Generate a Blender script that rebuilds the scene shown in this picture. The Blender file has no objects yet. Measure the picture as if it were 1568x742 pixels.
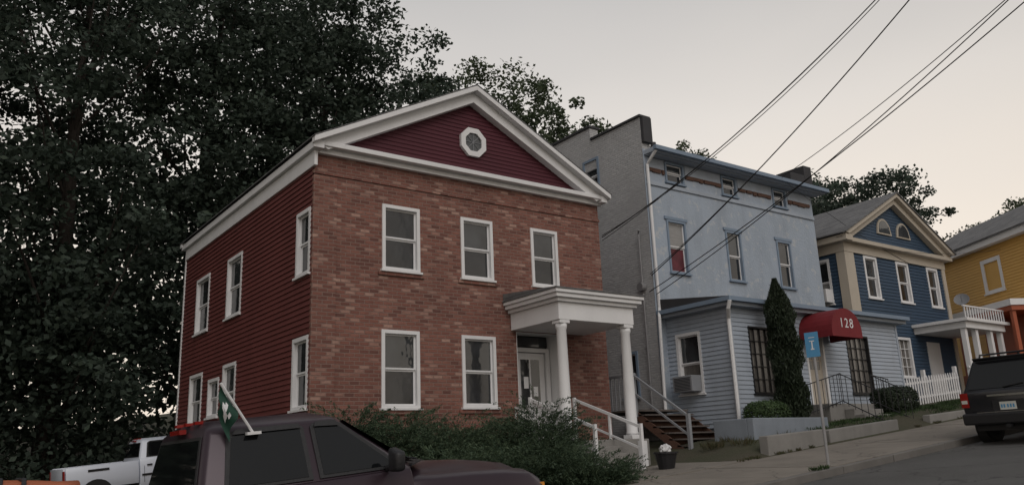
import bpy, bmesh, math, random
import numpy as np
from mathutils import Vector, Matrix
random.seed(7); rng=np.random.default_rng(7)
scene=bpy.context.scene
col=scene.collection

# ------------------------------------------------------------ materials
def new_mat(name):
    m=bpy.data.materials.new(name); m.use_nodes=True
    nt=m.node_tree; b=nt.nodes['Principled BSDF']
    return m,nt,b
def mixc(nt,fac,a,b):
    n=nt.nodes.new('ShaderNodeMix'); n.data_type='RGBA'
    for s,v in ((0,fac),(6,a),(7,b)):
        if hasattr(v,'is_output'): nt.links.new(v,n.inputs[s])
        else: n.inputs[s].default_value=v if s==0 else (*v,1)
    return n.outputs[2]
def noise(nt,scale,detail=4,vec=None,rough=.6,stretch=None):
    n=nt.nodes.new('ShaderNodeTexNoise'); n.inputs['Scale'].default_value=scale
    n.inputs['Detail'].default_value=detail; n.inputs['Roughness'].default_value=rough
    if vec is None:
        tc=nt.nodes.new('ShaderNodeTexCoord'); vec=tc.outputs['Object']
    if stretch:
        mp=nt.nodes.new('ShaderNodeMapping'); mp.inputs['Scale'].default_value=stretch
        nt.links.new(vec,mp.inputs['Vector']); vec=mp.outputs[0]
    nt.links.new(vec,n.inputs['Vector']); return n.outputs['Fac']
def ramp(nt,fac,stops):
    n=nt.nodes.new('ShaderNodeValToRGB'); cr=n.color_ramp
    while len(cr.elements)<len(stops): cr.elements.new(.5)
    for e,(p,c) in zip(cr.elements,stops):
        e.position=p; e.color=(c,c,c,1) if not hasattr(c,'__len__') else (*c,1)
    nt.links.new(fac,n.inputs[0]); return n.outputs[0]
def bump(nt,b,h,dist,strength=1.):
    n=nt.nodes.new('ShaderNodeBump'); n.inputs['Distance'].default_value=dist
    n.inputs['Strength'].default_value=strength
    nt.links.new(h,n.inputs['Height']); nt.links.new(n.outputs[0],b.inputs['Normal'])
def mat(name,c,rough=.6,var=.25,scale=1.2,fine=25,bumpd=.004,metal=0,spec=.4,dirt=None,stretch=None,cracks=None,streak=0,patch=None):
    m,nt,b=new_mat(name)
    dark=dirt or tuple(x*(1-var) for x in c)
    f=ramp(nt,noise(nt,scale,6,stretch=stretch),[(.38,0),(.66,1)])
    c1=mixc(nt,f,c,dark)
    f2=noise(nt,fine,3)
    c2=mixc(nt,f2,c1,tuple(x*(1-var*.6) for x in c)) if var>0 else c1
    if streak:
        st=ramp(nt,noise(nt,1.0,6,stretch=(2.2,2.2,.55)),[(.46,0),(.75,streak)])
        c2=mixc(nt,st,c2,tuple(x*.5 for x in c))
    if patch:
        c2=mixc(nt,ramp(nt,noise(nt,3.2,7,rough=.7),[(.58,0),(.61,.8)]),c2,patch)
    if cracks:
        v=nt.nodes.new('ShaderNodeTexVoronoi'); v.feature='DISTANCE_TO_EDGE'; v.inputs['Scale'].default_value=cracks
        tc=nt.nodes.new('ShaderNodeTexCoord'); mp=nt.nodes.new('ShaderNodeMapping'); nt.links.new(tc.outputs['Object'],mp.inputs[0])
        ad=nt.nodes.new('ShaderNodeVectorMath'); ad.operation='ADD'; n3=nt.nodes.new('ShaderNodeTexNoise'); n3.inputs['Scale'].default_value=1.5
        nt.links.new(mp.outputs[0],n3.inputs['Vector']); nt.links.new(mp.outputs[0],ad.inputs[0]); nt.links.new(n3.outputs['Color'],ad.inputs[1]); nt.links.new(ad.outputs[0],v.inputs['Vector'])
        c2=mixc(nt,ramp(nt,v.outputs['Distance'],[(0,.75),(.012,0)]),c2,tuple(x*.3 for x in c))
    nt.links.new(c2,b.inputs['Base Color'])
    b.inputs['Roughness'].default_value=rough; b.inputs['Metallic'].default_value=metal
    b.inputs['Specular IOR Level'].default_value=spec
    if bumpd: bump(nt,b,f2,bumpd)
    return m
def brick_mat(name,cols,mortar,bw=.27,bh=.098,ms=.012,bd=.012,stain=.45):
    m,nt,b=new_mat(name)
    tc=nt.nodes.new('ShaderNodeTexCoord'); sp=nt.nodes.new('ShaderNodeSeparateXYZ')
    nt.links.new(tc.outputs['Object'],sp.inputs[0])
    ad=nt.nodes.new('ShaderNodeMath'); nt.links.new(sp.outputs[0],ad.inputs[0]); nt.links.new(sp.outputs[1],ad.inputs[1])
    cb=nt.nodes.new('ShaderNodeCombineXYZ'); nt.links.new(ad.outputs[0],cb.inputs[0]); nt.links.new(sp.outputs[2],cb.inputs[1])
    br=nt.nodes.new('ShaderNodeTexBrick')
    br.inputs['Scale'].default_value=1; br.inputs['Brick Width'].default_value=bw; br.inputs['Row Height'].default_value=bh
    br.inputs['Mortar Size'].default_value=ms; br.inputs['Mortar Smooth'].default_value=.3; br.inputs['Bias'].default_value=0
    br.inputs['Color1'].default_value=(0,0,0,1); br.inputs['Color2'].default_value=(1,1,1,1); br.inputs['Mortar'].default_value=(0,0,0,1)
    nt.links.new(cb.outputs[0],br.inputs['Vector'])
    k=len(cols); cc=ramp(nt,br.outputs[0],[(i/(k-1),c) for i,c in enumerate(cols)])
    n1=noise(nt,.6,5); n2=noise(nt,7,5,stretch=(1,1,2.0))
    cc=mixc(nt,ramp(nt,n1,[(.4,0),(.7,stain)]),cc,tuple(x*.5 for x in cols[0]))
    cc=mixc(nt,ramp(nt,n2,[(.45,0),(.7,.45)]),cc,tuple(x*.6 for x in cols[1]))
    cc=mixc(nt,br.outputs[1],cc,mortar)
    nt.links.new(cc,b.inputs['Base Color']); b.inputs['Roughness'].default_value=.85
    mt=nt.nodes.new('ShaderNodeMath'); mt.operation='MULTIPLY_ADD'
    nt.links.new(br.outputs[1],mt.inputs[0]); mt.inputs[1].default_value=-1; nt.links.new(n2,mt.inputs[2])
    bump(nt,b,mt.outputs[0],bd); return m
def glass_mat(name,c,rough=.04,spec=.8):
    m,nt,b=new_mat(name)
    n=noise(nt,1.1,2); cc=mixc(nt,ramp(nt,n,[(.35,0),(.65,1)]),c,tuple(x*.4 for x in c))
    nt.links.new(cc,b.inputs['Base Color']); b.inputs['Roughness'].default_value=rough
    b.inputs['Specular IOR Level'].default_value=spec
    bump(nt,b,noise(nt,2.5,2),.006); return m
def leaf_mat(name,c1,c2,trans=.25):
    m,nt,b=new_mat(name)
    g=nt.nodes.new('ShaderNodeNewGeometry')
    cc=mixc(nt,g.outputs['Random Per Island'],c1,c2)
    cc=mixc(nt,ramp(nt,noise(nt,.45,3),[(.35,0),(.7,.6)]),cc,tuple(x*.5 for x in c1))
    nt.links.new(cc,b.inputs['Base Color']); b.inputs['Roughness'].default_value=.6
    b.inputs['Specular IOR Level'].default_value=.25
    t=nt.nodes.new('ShaderNodeBsdfTranslucent'); nt.links.new(cc,t.inputs[0])
    mx=nt.nodes.new('ShaderNodeMixShader'); mx.inputs[0].default_value=trans
    nt.links.new(b.outputs[0],mx.inputs[1]); nt.links.new(t.outputs[0],mx.inputs[2])
    nt.links.new(mx.outputs[0],nt.nodes['Material Output'].inputs[0]); return m

M={}
M['brick']=brick_mat('red_brick',[(.125,.052,.041),(.19,.075,.057),(.235,.097,.073),(.21,.083,.062),(.26,.118,.09),(.40,.25,.20)],(.215,.135,.11),bw=.24,bh=.088,ms=.013,bd=.016)
M['wbrick']=brick_mat('painted_brick',[(.40,.40,.405),(.47,.47,.475),(.43,.43,.44),(.49,.49,.49)],(.34,.34,.35),bw=.22,bh=.075,ms=.010,bd=.014,stain=.35)
M['red']=mat('barn_red_siding',(.155,.050,.046),.6,.25,.8,streak=.25,spec=.25)
M['maroon']=mat('maroon_siding',(.085,.021,.031),.6,.25,.8,spec=.25)
M['white']=mat('white_trim_paint',(.72,.72,.73),.5,.10,1.5,streak=.15)
M['bluew']=mat('pale_blue_siding',(.37,.42,.49),.6,.14,.9,dirt=(.30,.33,.37),streak=.3)
M['bluewall']=mat('pale_blue_painted_wall',(.345,.40,.475),.7,.12,.7,fine=14,bumpd=.015,dirt=(.30,.34,.39),streak=.35,patch=(.42,.44,.46))
M['trimgrey']=mat('grey_blue_trim',(.20,.26,.34),.6,.15)
M['brown']=mat('bare_brown_wood',(.13,.07,.05),.8,.4,3)
M['blue']=mat('blue_siding',(.036,.068,.115),.55,.2,.8)
M['cream']=mat('cream_trim',(.47,.42,.35),.6,.12,streak=.15)
M['yellow']=mat('yellow_siding',(.62,.36,.09),.6,.12)
M['orange']=mat('rust_porch_paint',(.36,.09,.04),.6,.2)
M['shingle']=brick_mat('grey_shingles',[(.11,.11,.115),(.15,.15,.155),(.19,.19,.19)],(.08,.08,.08),bw=.3,bh=.14,ms=.008,bd=.01)
M['tar']=mat('dark_roofing',(.05,.05,.055),.8,.3)
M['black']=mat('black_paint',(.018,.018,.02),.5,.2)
M['glassU']=glass_mat('window_glass',(.045,.05,.054),spec=.9)
M['glassL']=glass_mat('window_glass_screened',(.020,.023,.027),.12)
M['curtain']=mat('curtained_glass',(.15,.14,.13),.12,.45,2.5,stretch=(8,8,.6),spec=.8)
M['blind']=mat('window_blind',(.30,.295,.29),.4,.3,3,stretch=(1,1,12))
M['redc']=mat('red_cloth',(.17,.03,.045),.5,.7,3)
M['door']=mat('white_door_paint',(.62,.62,.63),.4,.12)
M['conc']=mat('concrete',(.27,.26,.245),.9,.35,1.4,fine=40,bumpd=.012,streak=.4)
M['found']=mat('foundation_grey',(.24,.27,.31),.85,.25,1.5,streak=.4)
M['walk']=mat('sidewalk_concrete',(.24,.215,.185),.9,.4,.9,fine=45,bumpd=.012,cracks=.45)
M['asph']=mat('asphalt',(.105,.103,.10),.85,.35,.7,fine=60,bumpd=.02,cracks=.35)
M['kerb']=mat('granite_kerb',(.16,.15,.14),.85,.35,2,fine=30)
M['ground']=mat('grass_and_dirt_ground',(.055,.06,.032),.95,.5,.6,fine=20,bumpd=.04,dirt=(.085,.068,.052))
M['wood']=mat('weathered_stair_wood',(.12,.10,.09),.8,.35,3)
M['greyrail']=mat('grey_railing_paint',(.26,.27,.29),.6,.2)
M['bark']=mat('bark',(.045,.036,.03),.9,.4,6,bumpd=.03)
M['leafA']=leaf_mat('leaves_dark',(.046,.066,.052),(.075,.102,.074),.3)
M['leafB']=leaf_mat('leaves_mid',(.055,.078,.042),(.095,.118,.066),.3)
M['junip']=leaf_mat('juniper_needles',(.038,.066,.040),(.090,.125,.070),.1)
M['arbor']=leaf_mat('cypress_foliage',(.018,.028,.016),(.038,.054,.030),.05)
M['box']=leaf_mat('boxwood_leaves',(.028,.050,.020),(.06,.10,.035),.1)
M['dry']=leaf_mat('dry_weeds',(.10,.08,.045),(.06,.08,.035),.2)
M['purple']=mat('truck_paint_plum',(.036,.022,.030),.3,.15,.8,fine=90,bumpd=0,metal=.3,spec=.5)
M['wtruck']=mat('white_truck_paint',(.60,.64,.72),.3,.06,bumpd=0)
M['bsuv']=mat('dark_suv_paint',(.022,.023,.028),.22,.2,bumpd=0,metal=.3,spec=.7)
M['cglass']=mat('car_glass',(.007,.008,.009),.05,.3,.8,bumpd=0,spec=.45)
M['rubber']=mat('rubber',(.02,.02,.02),.8,.3)
M['plastic']=mat('black_plastic',(.016,.016,.018),.5,.2)
M['chrome']=mat('chrome',(.6,.6,.6),.2,.1,metal=1,bumpd=0)
M['tail']=mat('tail_lamp_red',(.26,.015,.012),.2,.2,bumpd=0)
M['amber']=mat('amber_lamp',(.6,.25,.04),.2,.1,bumpd=0)
M['plate']=mat('licence_plate',(.55,.56,.52),.4,.1)
M['signblue']=mat('sign_blue',(.07,.26,.47),.4,.1,bumpd=0)
M['galv']=mat('galvanised_steel',(.33,.33,.34),.45,.2,metal=.5)
M['awn']=mat('awning_canvas_red',(.19,.014,.02),.7,.25,2,streak=.4)
M['wire']=mat('wire_black',(.012,.012,.012),.6,0,bumpd=0)
M['green']=mat('flag_green',(.015,.06,.04),.7,.2)
M['bag']=mat('plastic_bag',(.6,.6,.6),.4,.15)
M['orng']=mat('safety_orange',(.42,.12,.05),.5,.3)
M['pole']=mat('utility_pole_wood',(.10,.075,.055),.9,.3,3)

# ------------------------------------------------------------ mesh helpers
def empty(name):
    o=bpy.data.objects.new(name,None); col.objects.link(o); return o
class Plane:
    def __init__(s,o,u,n): s.o=Vector(o); s.u=Vector(u).normalized(); s.n=Vector(n).normalized()
    def P(s,u,v,w=0):
        p=s.o+s.u*u+s.n*w; return (p.x,p.y,p.z+v)
def front(y): return Plane((0,y,0),(1,0,0),(0,-1,0))
def side(x): return Plane((x,0,0),(0,1,0),(-1,0,0))
class Part:
    def __init__(s,name,m): s.name=name; s.m=m; s.V=[]; s.F=[]
    def add(s,vs,fs):
        k=len(s.V); s.V+= [tuple(v) for v in vs]; s.F+=[[i+k for i in f] for f in fs]
    BF=[(0,3,2,1),(4,5,6,7),(0,1,5,4),(1,2,6,5),(2,3,7,6),(3,0,4,7)]
    def box(s,x0,x1,y0,y1,z0,z1):
        s.add([(x0,y0,z0),(x1,y0,z0),(x1,y1,z0),(x0,y1,z0),(x0,y0,z1),(x1,y0,z1),(x1,y1,z1),(x0,y1,z1)],s.BF)
    def pbox(s,pl,u0,u1,v0,v1,w0,w1):
        P=pl.P; s.add([P(u0,v0,w0),P(u1,v0,w0),P(u1,v0,w1),P(u0,v0,w1),P(u0,v1,w0),P(u1,v1,w0),P(u1,v1,w1),P(u0,v1,w1)],s.BF)
    def face(s,pts): s.add(pts,[list(range(len(pts)))])
    def prism(s,pts,d):
        n=len(pts); d=Vector(d)
        s.add([tuple(p) for p in pts]+[tuple(Vector(p)+d) for p in pts],[list(range(n))[::-1],list(range(n,2*n))]+[[i,(i+1)%n,n+(i+1)%n,n+i] for i in range(n)])
    def tube(s,pts,rs,n=8,cap=True):
        pts=[Vector(p) for p in pts]
        if not hasattr(rs,'__len__'): rs=[rs]*len(pts)
        k=len(s.V); a=None
        for i,p in enumerate(pts):
            d=(pts[min(i+1,len(pts)-1)]-pts[max(i-1,0)]).normalized()
            if a is None:
                a=d.orthogonal().normalized()
            else:
                a=(a-d*a.dot(d))
                a=a.normalized() if a.length>1e-6 else d.orthogonal().normalized()
            b=d.cross(a)
            for j in range(n):
                t=2*math.pi*j/n; s.V.append(tuple(p+(a*math.cos(t)+b*math.sin(t))*rs[i]))
        for i in range(len(pts)-1):
            for j in range(n):
                s.F.append([k+i*n+j,k+i*n+(j+1)%n,k+(i+1)*n+(j+1)%n,k+(i+1)*n+j])
        if cap:
            s.F.append([k+j for j in range(n)][::-1]); e=k+(len(pts)-1)*n; s.F.append([e+j for j in range(n)])
    def finish(s,parent=None,bevel=0,smooth=False,seg=2,xf=None,wn=False):
        if not s.V: return None
        me=bpy.data.meshes.new(s.name); me.from_pydata(s.V,[],s.F)
        bm=bmesh.new(); bm.from_mesh(me)
        if bevel: bmesh.ops.remove_doubles(bm,verts=bm.verts,dist=1e-5)
        bmesh.ops.recalc_face_normals(bm,faces=bm.faces); bm.to_mesh(me); bm.free()
        me.materials.append(s.m if not isinstance(s.m,str) else M[s.m])
        o=bpy.data.objects.new(s.name,me); col.objects.link(o)
        if parent: o.parent=parent
        if xf: me.transform(xf)
        if bevel:
            b=o.modifiers.new('b','BEVEL'); b.width=bevel; b.segments=seg; b.limit_method='ANGLE'; b.angle_limit=math.radians(35)
            b.harden_normals=False
        if smooth:
            for p in me.polygons: p.use_smooth=True
        return o
class Kit:
    """collects parts keyed by name under one root"""
    def __init__(s,name): s.root=empty(name); s.p={}
    def __call__(s,name,m=None):
        if name not in s.p: s.p[name]=Part(name,m)
        return s.p[name]
    def done(s,bev={},smooth=(),xf=None):
        for n,p in s.p.items(): p.finish(s.root,bevel=bev.get(n,0),smooth=n in smooth,xf=xf)
        return s.root

def flatwall(part,pl,u0,u1,v0,v1,holes=()):
    us=sorted({u0,u1,*[h[0] for h in holes],*[h[1] for h in holes]}); vs=sorted({v0,v1,*[h[2] for h in holes],*[h[3] for h in holes]})
    us=[u for u in us if u0<=u<=u1]; vs=[v for v in vs if v0<=v<=v1]
    for a,b in zip(us,us[1:]):
        for c,d in zip(vs,vs[1:]):
            mu,mv=(a+b)/2,(c+d)/2
            if any(h[0]<mu<h[1] and h[2]<mv<h[3] for h in holes): continue
            part.face([pl.P(a,c),pl.P(b,c),pl.P(b,d),pl.P(a,d)])
def siding(part,pl,u0,u1,v0,v1,holes=(),course=.12,proud=.018,rng_fn=None):
    n=max(1,round((v1-v0)/course)); ch=(v1-v0)/n
    for i in range(n):
        a=v0+i*ch; b=a+ch
        cuts=sorted({a,b,*[h[k] for h in holes for k in (2,3) if a<h[k]<b]})
        for c,d in zip(cuts,cuts[1:]):
            lo,hi=u0,u1
            if rng_fn: lo,hi=rng_fn((c+d)/2)
            if hi<=lo: continue
            segs=[(lo,hi)]
            for h in holes:
                if h[2]<(c+d)/2<h[3]:
                    ns=[]
                    for s in segs:
                        if h[0]>s[0]: ns.append((s[0],min(s[1],h[0])))
                        if h[1]<s[1]: ns.append((max(s[0],h[1]),s[1]))
                    segs=[q for q in ns if q[1]-q[0]>1e-4]
            for s0,s1 in segs:
                wc=proud*(1-(c-a)/ch)+.002; wd=proud*(1-(d-a)/ch)+.002
                part.face([pl.P(s0,c,wc),pl.P(s1,c,wc),pl.P(s1,d,wd),pl.P(s0,d,wd)])
                if c==a: part.face([pl.P(s0,c,.002),pl.P(s1,c,.002),pl.P(s1,c,wc),pl.P(s0,c,wc)])
def window(K,pl,u0,u1,v0,v1,tr='white',up='glassU',lo='glassL',cw=.085,sill=True,grid=None,split=.5):
    c=K('window_casings_'+tr,tr); s=K('window_sashes','white')
    w0,w1=-.13,.035
    c.pbox(pl,u0,u0+cw,v0,v1,w0,w1); c.pbox(pl,u1-cw,u1,v0,v1,w0,w1)
    c.pbox(pl,u0+cw,u1-cw,v1-cw,v1,w0,w1+.004); c.pbox(pl,u0+cw,u1-cw,v0,v0+cw*.7,w0,w1+.004)
    if sill: c.pbox(pl,u0-.04,u1+.04,v0-.05,v0,w0,w1+.05)
    a,b=u0+cw,u1-cw; p,q=v0+cw*.7,v1-cw; m=p+(q-p)*split; t=.04
    if grid:
        nx,nz=grid; g=K('window_muntins',K.munt if hasattr(K,'munt') else 'white')
        for i in range(1,nx): x=a+(b-a)*i/nx; g.pbox(pl,x-.012,x+.012,p,q,-.07,-.035)
        for i in range(1,nz): z=p+(q-p)*i/nz; g.pbox(pl,a,b,z-.012,z+.012,-.072,-.037)
        K('glass_'+up,up).face([pl.P(a,p,-.08),pl.P(b,p,-.08),pl.P(b,q,-.08),pl.P(a,q,-.08)]); return
    for (z0,z1,w,g) in ((m,q,-.04,up),(p,m,-.075,lo)):
        s.pbox(pl,a,a+t,z0,z1,w-.03,w); s.pbox(pl,b-t,b,z0,z1,w-.03,w)
        s.pbox(pl,a+t,b-t,z1-t,z1,w-.03,w-.002); s.pbox(pl,a+t,b-t,z0,z0+t,w-.03,w-.002)
        K('glass_'+g,g).face([pl.P(a+t,z0+t,w-.02),pl.P(b-t,z0+t,w-.02),pl.P(b-t,z1-t,w-.02),pl.P(a+t,z1-t,w-.02)])
def slab(part,pts,t):
    part.prism(pts,(0,0,-t))
def S(x): return -1.6+.0855*max(-60,min(70,x))

# ------------------------------------------------------------ ground, road, walks
xs=[-400,-200,-100,-60]+list(range(-56,12,4))+[12,13,14,14.5,15,15.5,16,16.5,17,18]+list(range(20,72,3))+[100,200,400]
ys=[-400,-100,-30,-5,0,5,9,12.1,12.2,12.5,12.8,13.2,14,15,16,18,22,28,32,38,45,60,100,400]
def GH(x,y):
    if y<12.15: return S(x)-.3
    r=max(0,min(1,(x-15)/1.6))*.35*max(0,min(1,(y-12.2)/.9))
    back=max(0,min(1,(y-29)/40))*5
    return S(x)+r+back-.01
V=[(x,y,GH(x,y)) for x in xs for y in ys]; n=len(ys)
F=[(i*n+j,(i+1)*n+j,(i+1)*n+j+1,i*n+j+1) for i in range(len(xs)-1) for j in range(n-1)]
g=Part('ground','ground'); g.add(V,F); g.finish(None)
def strip(name,m,y0,y1,dz,x0=-60,x1=70,th=None,parent=None):
    p=Part(name,m)
    a=(x0,y0,S(x0)+dz);b=(x1,y0,S(x1)+dz);c=(x1,y1,S(x1)+dz);d=(x0,y1,S(x0)+dz)
    if th: p.prism([a,b,c,d],(0,0,-th))
    else: p.face([a,b,c,d])
    return p.finish(parent)
strip('road','asph',3.6,9.1,-.14)
K=Kit('sidewalk')
x=-40.
while x<60:
    p=K('slabs','walk'); L=1.5
    x0,x1=x+.006,x+L-.006; dz=random.uniform(-.006,.006)
    for (y0,y1) in ((9.27,12.19),):
        p.prism([(x0,y0,S(x0)+dz),(x1,y0,S(x1)+dz),(x1,y1,S(x1)+dz),(x0,y1,S(x0)+dz)],(0,0,-.2))
    x+=L
K('apron','walk').prism([(11.9,12.2,S(11.9)+.012),(15.6,12.2,S(15.6)+.012),(15.6,14.4,S(15.6)+.012),(11.9,14.4,S(11.9)+.012)],(0,0,-.3))
K.done()
strip('sidewalk','walk',-1.5,3.4,-.01,th=.2)
K=Kit('kerb'); x=-40.
while x<60:
    L=random.uniform(1.6,2.4); x0,x1=x+.008,x+L-.008; dz=random.uniform(-.008,.012); yy=random.uniform(-.01,.01)
    K('stones','kerb').prism([(x0,9.1+yy,S(x0)+dz),(x1,9.1+yy,S(x1)+dz),(x1,9.26,S(x1)+dz),(x0,9.26,S(x0)+dz)],(0,0,-.3)); x+=L
K.done(bev={'stones':.015})
strip('kerb','kerb',3.41,3.58,0,th=.3)

# ------------------------------------------------------------ brick house
K=Kit('brick_house')
FX0,FX1,FY,BY=7.04,15.72,17.0,27.4
zt=6.95
fp=front(FY); sp=side(FX0)
fw=[(8.76,9.78,4.37,5.97),(10.97,11.95,4.37,5.95),(13.2,14.12,4.37,5.95),(8.74,9.74,1.17,2.95),(10.92,11.93,1.19,2.93)]
door=(12.6,13.95,.3,3.1)
flatwall(K('front_brick_wall','brick'),fp,FX0,FX1,-1.4,zt,fw+[door])
for i,h in enumerate(fw):
    window(K,fp,*h,lo='glassL',up='glassU' if i!=0 else 'glassL')
    K('brick_sills','brick').pbox(fp,h[0]-.1,h[1]+.1,h[2]-.14,h[2]-.052,-.02,.045)
K('front_brick_wall').pbox(fp,FX0-.02,FX0+.55,-1.4,zt-.55,-.05,.035)
K('front_brick_wall').pbox(fp,FX0-.03,FX1+.02,zt-.5,zt-.42,-.05,.03)
# side
sw=[(17.1,17.92,4.15,5.68),(21.75,23.0,3.98,5.68),(24.65,26.0,3.95,5.66),(17.08,17.98,1.17,2.75),(21.9,23.0,1.2,2.72),(23.3,24.3,1.38,2.45),(24.9,26.2,1.14,2.74)]
siding(K('red_siding','red'),sp,17.0,BY,-1.6,6.8,sw,.125,.026)
for h in sw: window(K,sp,*h,cw=.09)
tr=K('white_trim','white')
tr.box(FX0-.04,FX0+.05,BY-.02,BY+.1,-1.6,6.8)
K('rear_walls','red').box(FX0+.05,FX1,BY,BY+.05,-1.6,6.95); K('rear_walls').box(FX1-.05,FX1-.001,FY+.02,BY,-1.6,6.95)
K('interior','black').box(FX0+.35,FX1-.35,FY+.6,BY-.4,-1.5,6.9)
# eaves
RY0=16.55; RY1=27.7; ex0=6.86; ex1=15.88; cxr=(ex0+ex1)/2-.04; ez=7.19; rz=9.50
tr.box(FX0-.06,FX0+.02,RY0+.3,RY1-.3,6.60,6.96)
tr.box(ex0+.03,FX0+.1,RY0+.12,RY1-.1,6.96,7.14)
tr.box(FX1-.1,ex1-.05,RY0+.12,RY1-.1,6.96,7.14)
tr.box(FX0-.07,FX1+.07,FY-.12,FY+.02,6.92,7.05)
tr.box(ex0+.06,ex1-.06,FY-.30,FY+.02,7.05,7.17)
sl=(rz-ez)/(cxr-ex0)
def rake(part,y0,y1,off0,off1,inset=0):
    for sgn,e in ((1,ex0+inset),(-1,ex1-inset)):
        zb=ez+inset*sl
        pts=[(e,y0,zb-off0),(cxr,y0,rz-off0),(cxr,y0,rz-off1),(e+sgn*(0 if off1<.2 else .3),y0,zb-off1+(0 if off1<.2 else .3*sl))]
        part.prism(pts,(0,y1-y0,0))
rake(tr,RY0,FY-.26,.0,.14)
rake(tr,FY-.26,FY-.003,.10,.42,.1)
rake(tr,RY1-.2,RY1,.0,.14)
rf=K('roof','shingle')
for e in (ex0-.02,ex1+.02):
    zz=ez-.02*sl
    slab(rf,[(e,RY0-.01,zz+.027),(cxr,RY0-.01,rz+.027),(cxr,RY1,rz+.027),(e,RY1,zz+.027)],.022)
def tyr(v):
    d=(v-(ez-.3))/sl; return ex0+d,ex1-d
tp=front(FY-.03)
siding(K('gable_siding','maroon'),tp,0,0,7.17,9.35,(),.11,.018,tyr)
K('rear_walls').prism([(ex0+.3,BY+.02,7),(ex1-.3,BY+.02,7),(cxr,BY+.02,9.3)],(0,.02,0))
# octagon window
oc=K('octagon_window_frame','white'); C=(11.38,8.02)
def ngon(r,y,n=8,ph=math.pi/8): return [(C[0]+r*math.cos(ph+2*math.pi*i/n),y,C[1]+r*math.sin(ph+2*math.pi*i/n)) for i in range(n)]
o1,o2=ngon(.42,FY-.13),ngon(.27,FY-.13); o3,o4=ngon(.42,FY),ngon(.27,FY-.04)
oc.add(o1+o2+o3+o4,[[i,(i+1)%8,8+(i+1)%8,8+i] for i in range(8)]+[[i,(i+1)%8,16+(i+1)%8,16+i] for i in range(8)]+[[8+i,8+(i+1)%8,24+(i+1)%8,24+i] for i in range(8)])
K('octagon_glass','glassU').face(ngon(.28,FY-.085))
for i in range(4):
    a=math.pi*i/4; dx,dz=math.cos(a)*.27,math.sin(a)*.27
    K('octagon_bars','greyrail').tube([(C[0]-dx,FY-.095,C[1]-dz),(C[0]+dx,FY-.095,C[1]+dz)],.009,5)
# door recess
dp=front(FY)
for q in ((12.6,12.62),(13.93,13.95)): K('door_reveal','white').pbox(dp,q[0],q[1],.3,3.1,-.45,.002)
K('door_reveal').pbox(dp,12.62,13.93,3.08,3.1,-.45,.002)
K('door_back','black').pbox(dp,12.6,13.95,.2,3.12,-.55,-.47)
d=K('front_door','door'); d.pbox(dp,12.78,13.75,.3,2.62,-.44,-.36)
d.pbox(dp,12.64,12.76,.3,2.75,-.46,-.30); d.pbox(dp,13.77,13.9,.3,2.75,-.46,-.30); d.pbox(dp,12.76,13.77,2.64,2.75,-.46,-.30)
for (a,b,c,e) in ((12.96,13.24,1.2,2.45),(13.3,13.58,1.2,2.45)): K('door_glass','glassU').pbox(dp,a,b,c,e,-.36,-.352)
K('door_notice','white').pbox(dp,13.05,13.2,1.7,2.0,-.352,-.347); K('door_notice').pbox(dp,13.36,13.5,1.5,1.75,-.352,-.347)
for (a,b,c,e) in ((12.9,13.22,.5,1.05),(13.32,13.62,.5,1.05)): d.pbox(dp,a,b,c,e,-.36,-.345)
K('door_handle','black').pbox(dp,12.82,12.86,1.2,1.36,-.36,-.31)
K('transom_glass','glassL').pbox(dp,12.66,13.9,2.8,3.05,-.40,-.39)
# porch
PX0,PX1,PY=12.22,15.12,14.82
pr=K('porch','white')
pr.box(PX0+.22,PX1-.22,PY+.22,FY-.003,3.12,3.55)
pr.box(PX0+.14,PX1-.14,PY+.14,FY-.003,3.55,3.64); pr.box(PX0+.05,PX1-.05,PY+.05,FY-.003,3.64,3.74)
pr.box(PX0,PX1,PY,FY-.003,3.74,3.83)
K('porch_roof','shingle').prism([(PX0-.03,PY-.03,3.833),(PX1+.03,PY-.03,3.833),(PX1+.03,FY-.004,3.833),(PX0-.03,FY-.004,3.833)],(0,0,.03))
K('porch_roof').add([(PX0,PY,3.866),(PX1,PY,3.866),(PX1,FY-.01,4.05),(PX0,FY-.01,4.05),(PX0,FY-.01,3.866),(PX1,FY-.01,3.866)],[(0,1,2,3),(0,3,4),(1,5,2)])
cl=K('porch_columns','white')
for cxx in (12.62,14.72):
    cy=PY+.38; zz=.30
    cl.box(cxx-.16,cxx+.16,cy-.16,cy+.16,zz,zz+.10); cl.box(cxx-.155,cxx+.155,cy-.155,cy+.155,3.04,3.118)
    K('porch_column_shafts','white').tube([(cxx,cy,zz+.10),(cxx,cy,zz+.16),(cxx,cy,zz+.18),(cxx,cy,1.4),(cxx,cy,2.9),(cxx,cy,2.94),(cxx,cy,3.04)],[.155,.155,.14,.138,.118,.14,.145],20)
pf=K('porch_floor','conc'); pf.box(PX0+.1,PX1-.1,PY+.12,FY-.003,-.9,.298)
for i in range(5):
    z1=.298-(i+1)*.16; pf.box(12.25,13.92,PY+.12-(i+1)*.21,PY+.12-i*.21-.002,-1.0,z1)
K('stair_cheek','white').box(14.62,14.82,PY+.0,PY+.115,-.7,.25)
hr=K('porch_handrails','white')
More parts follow.
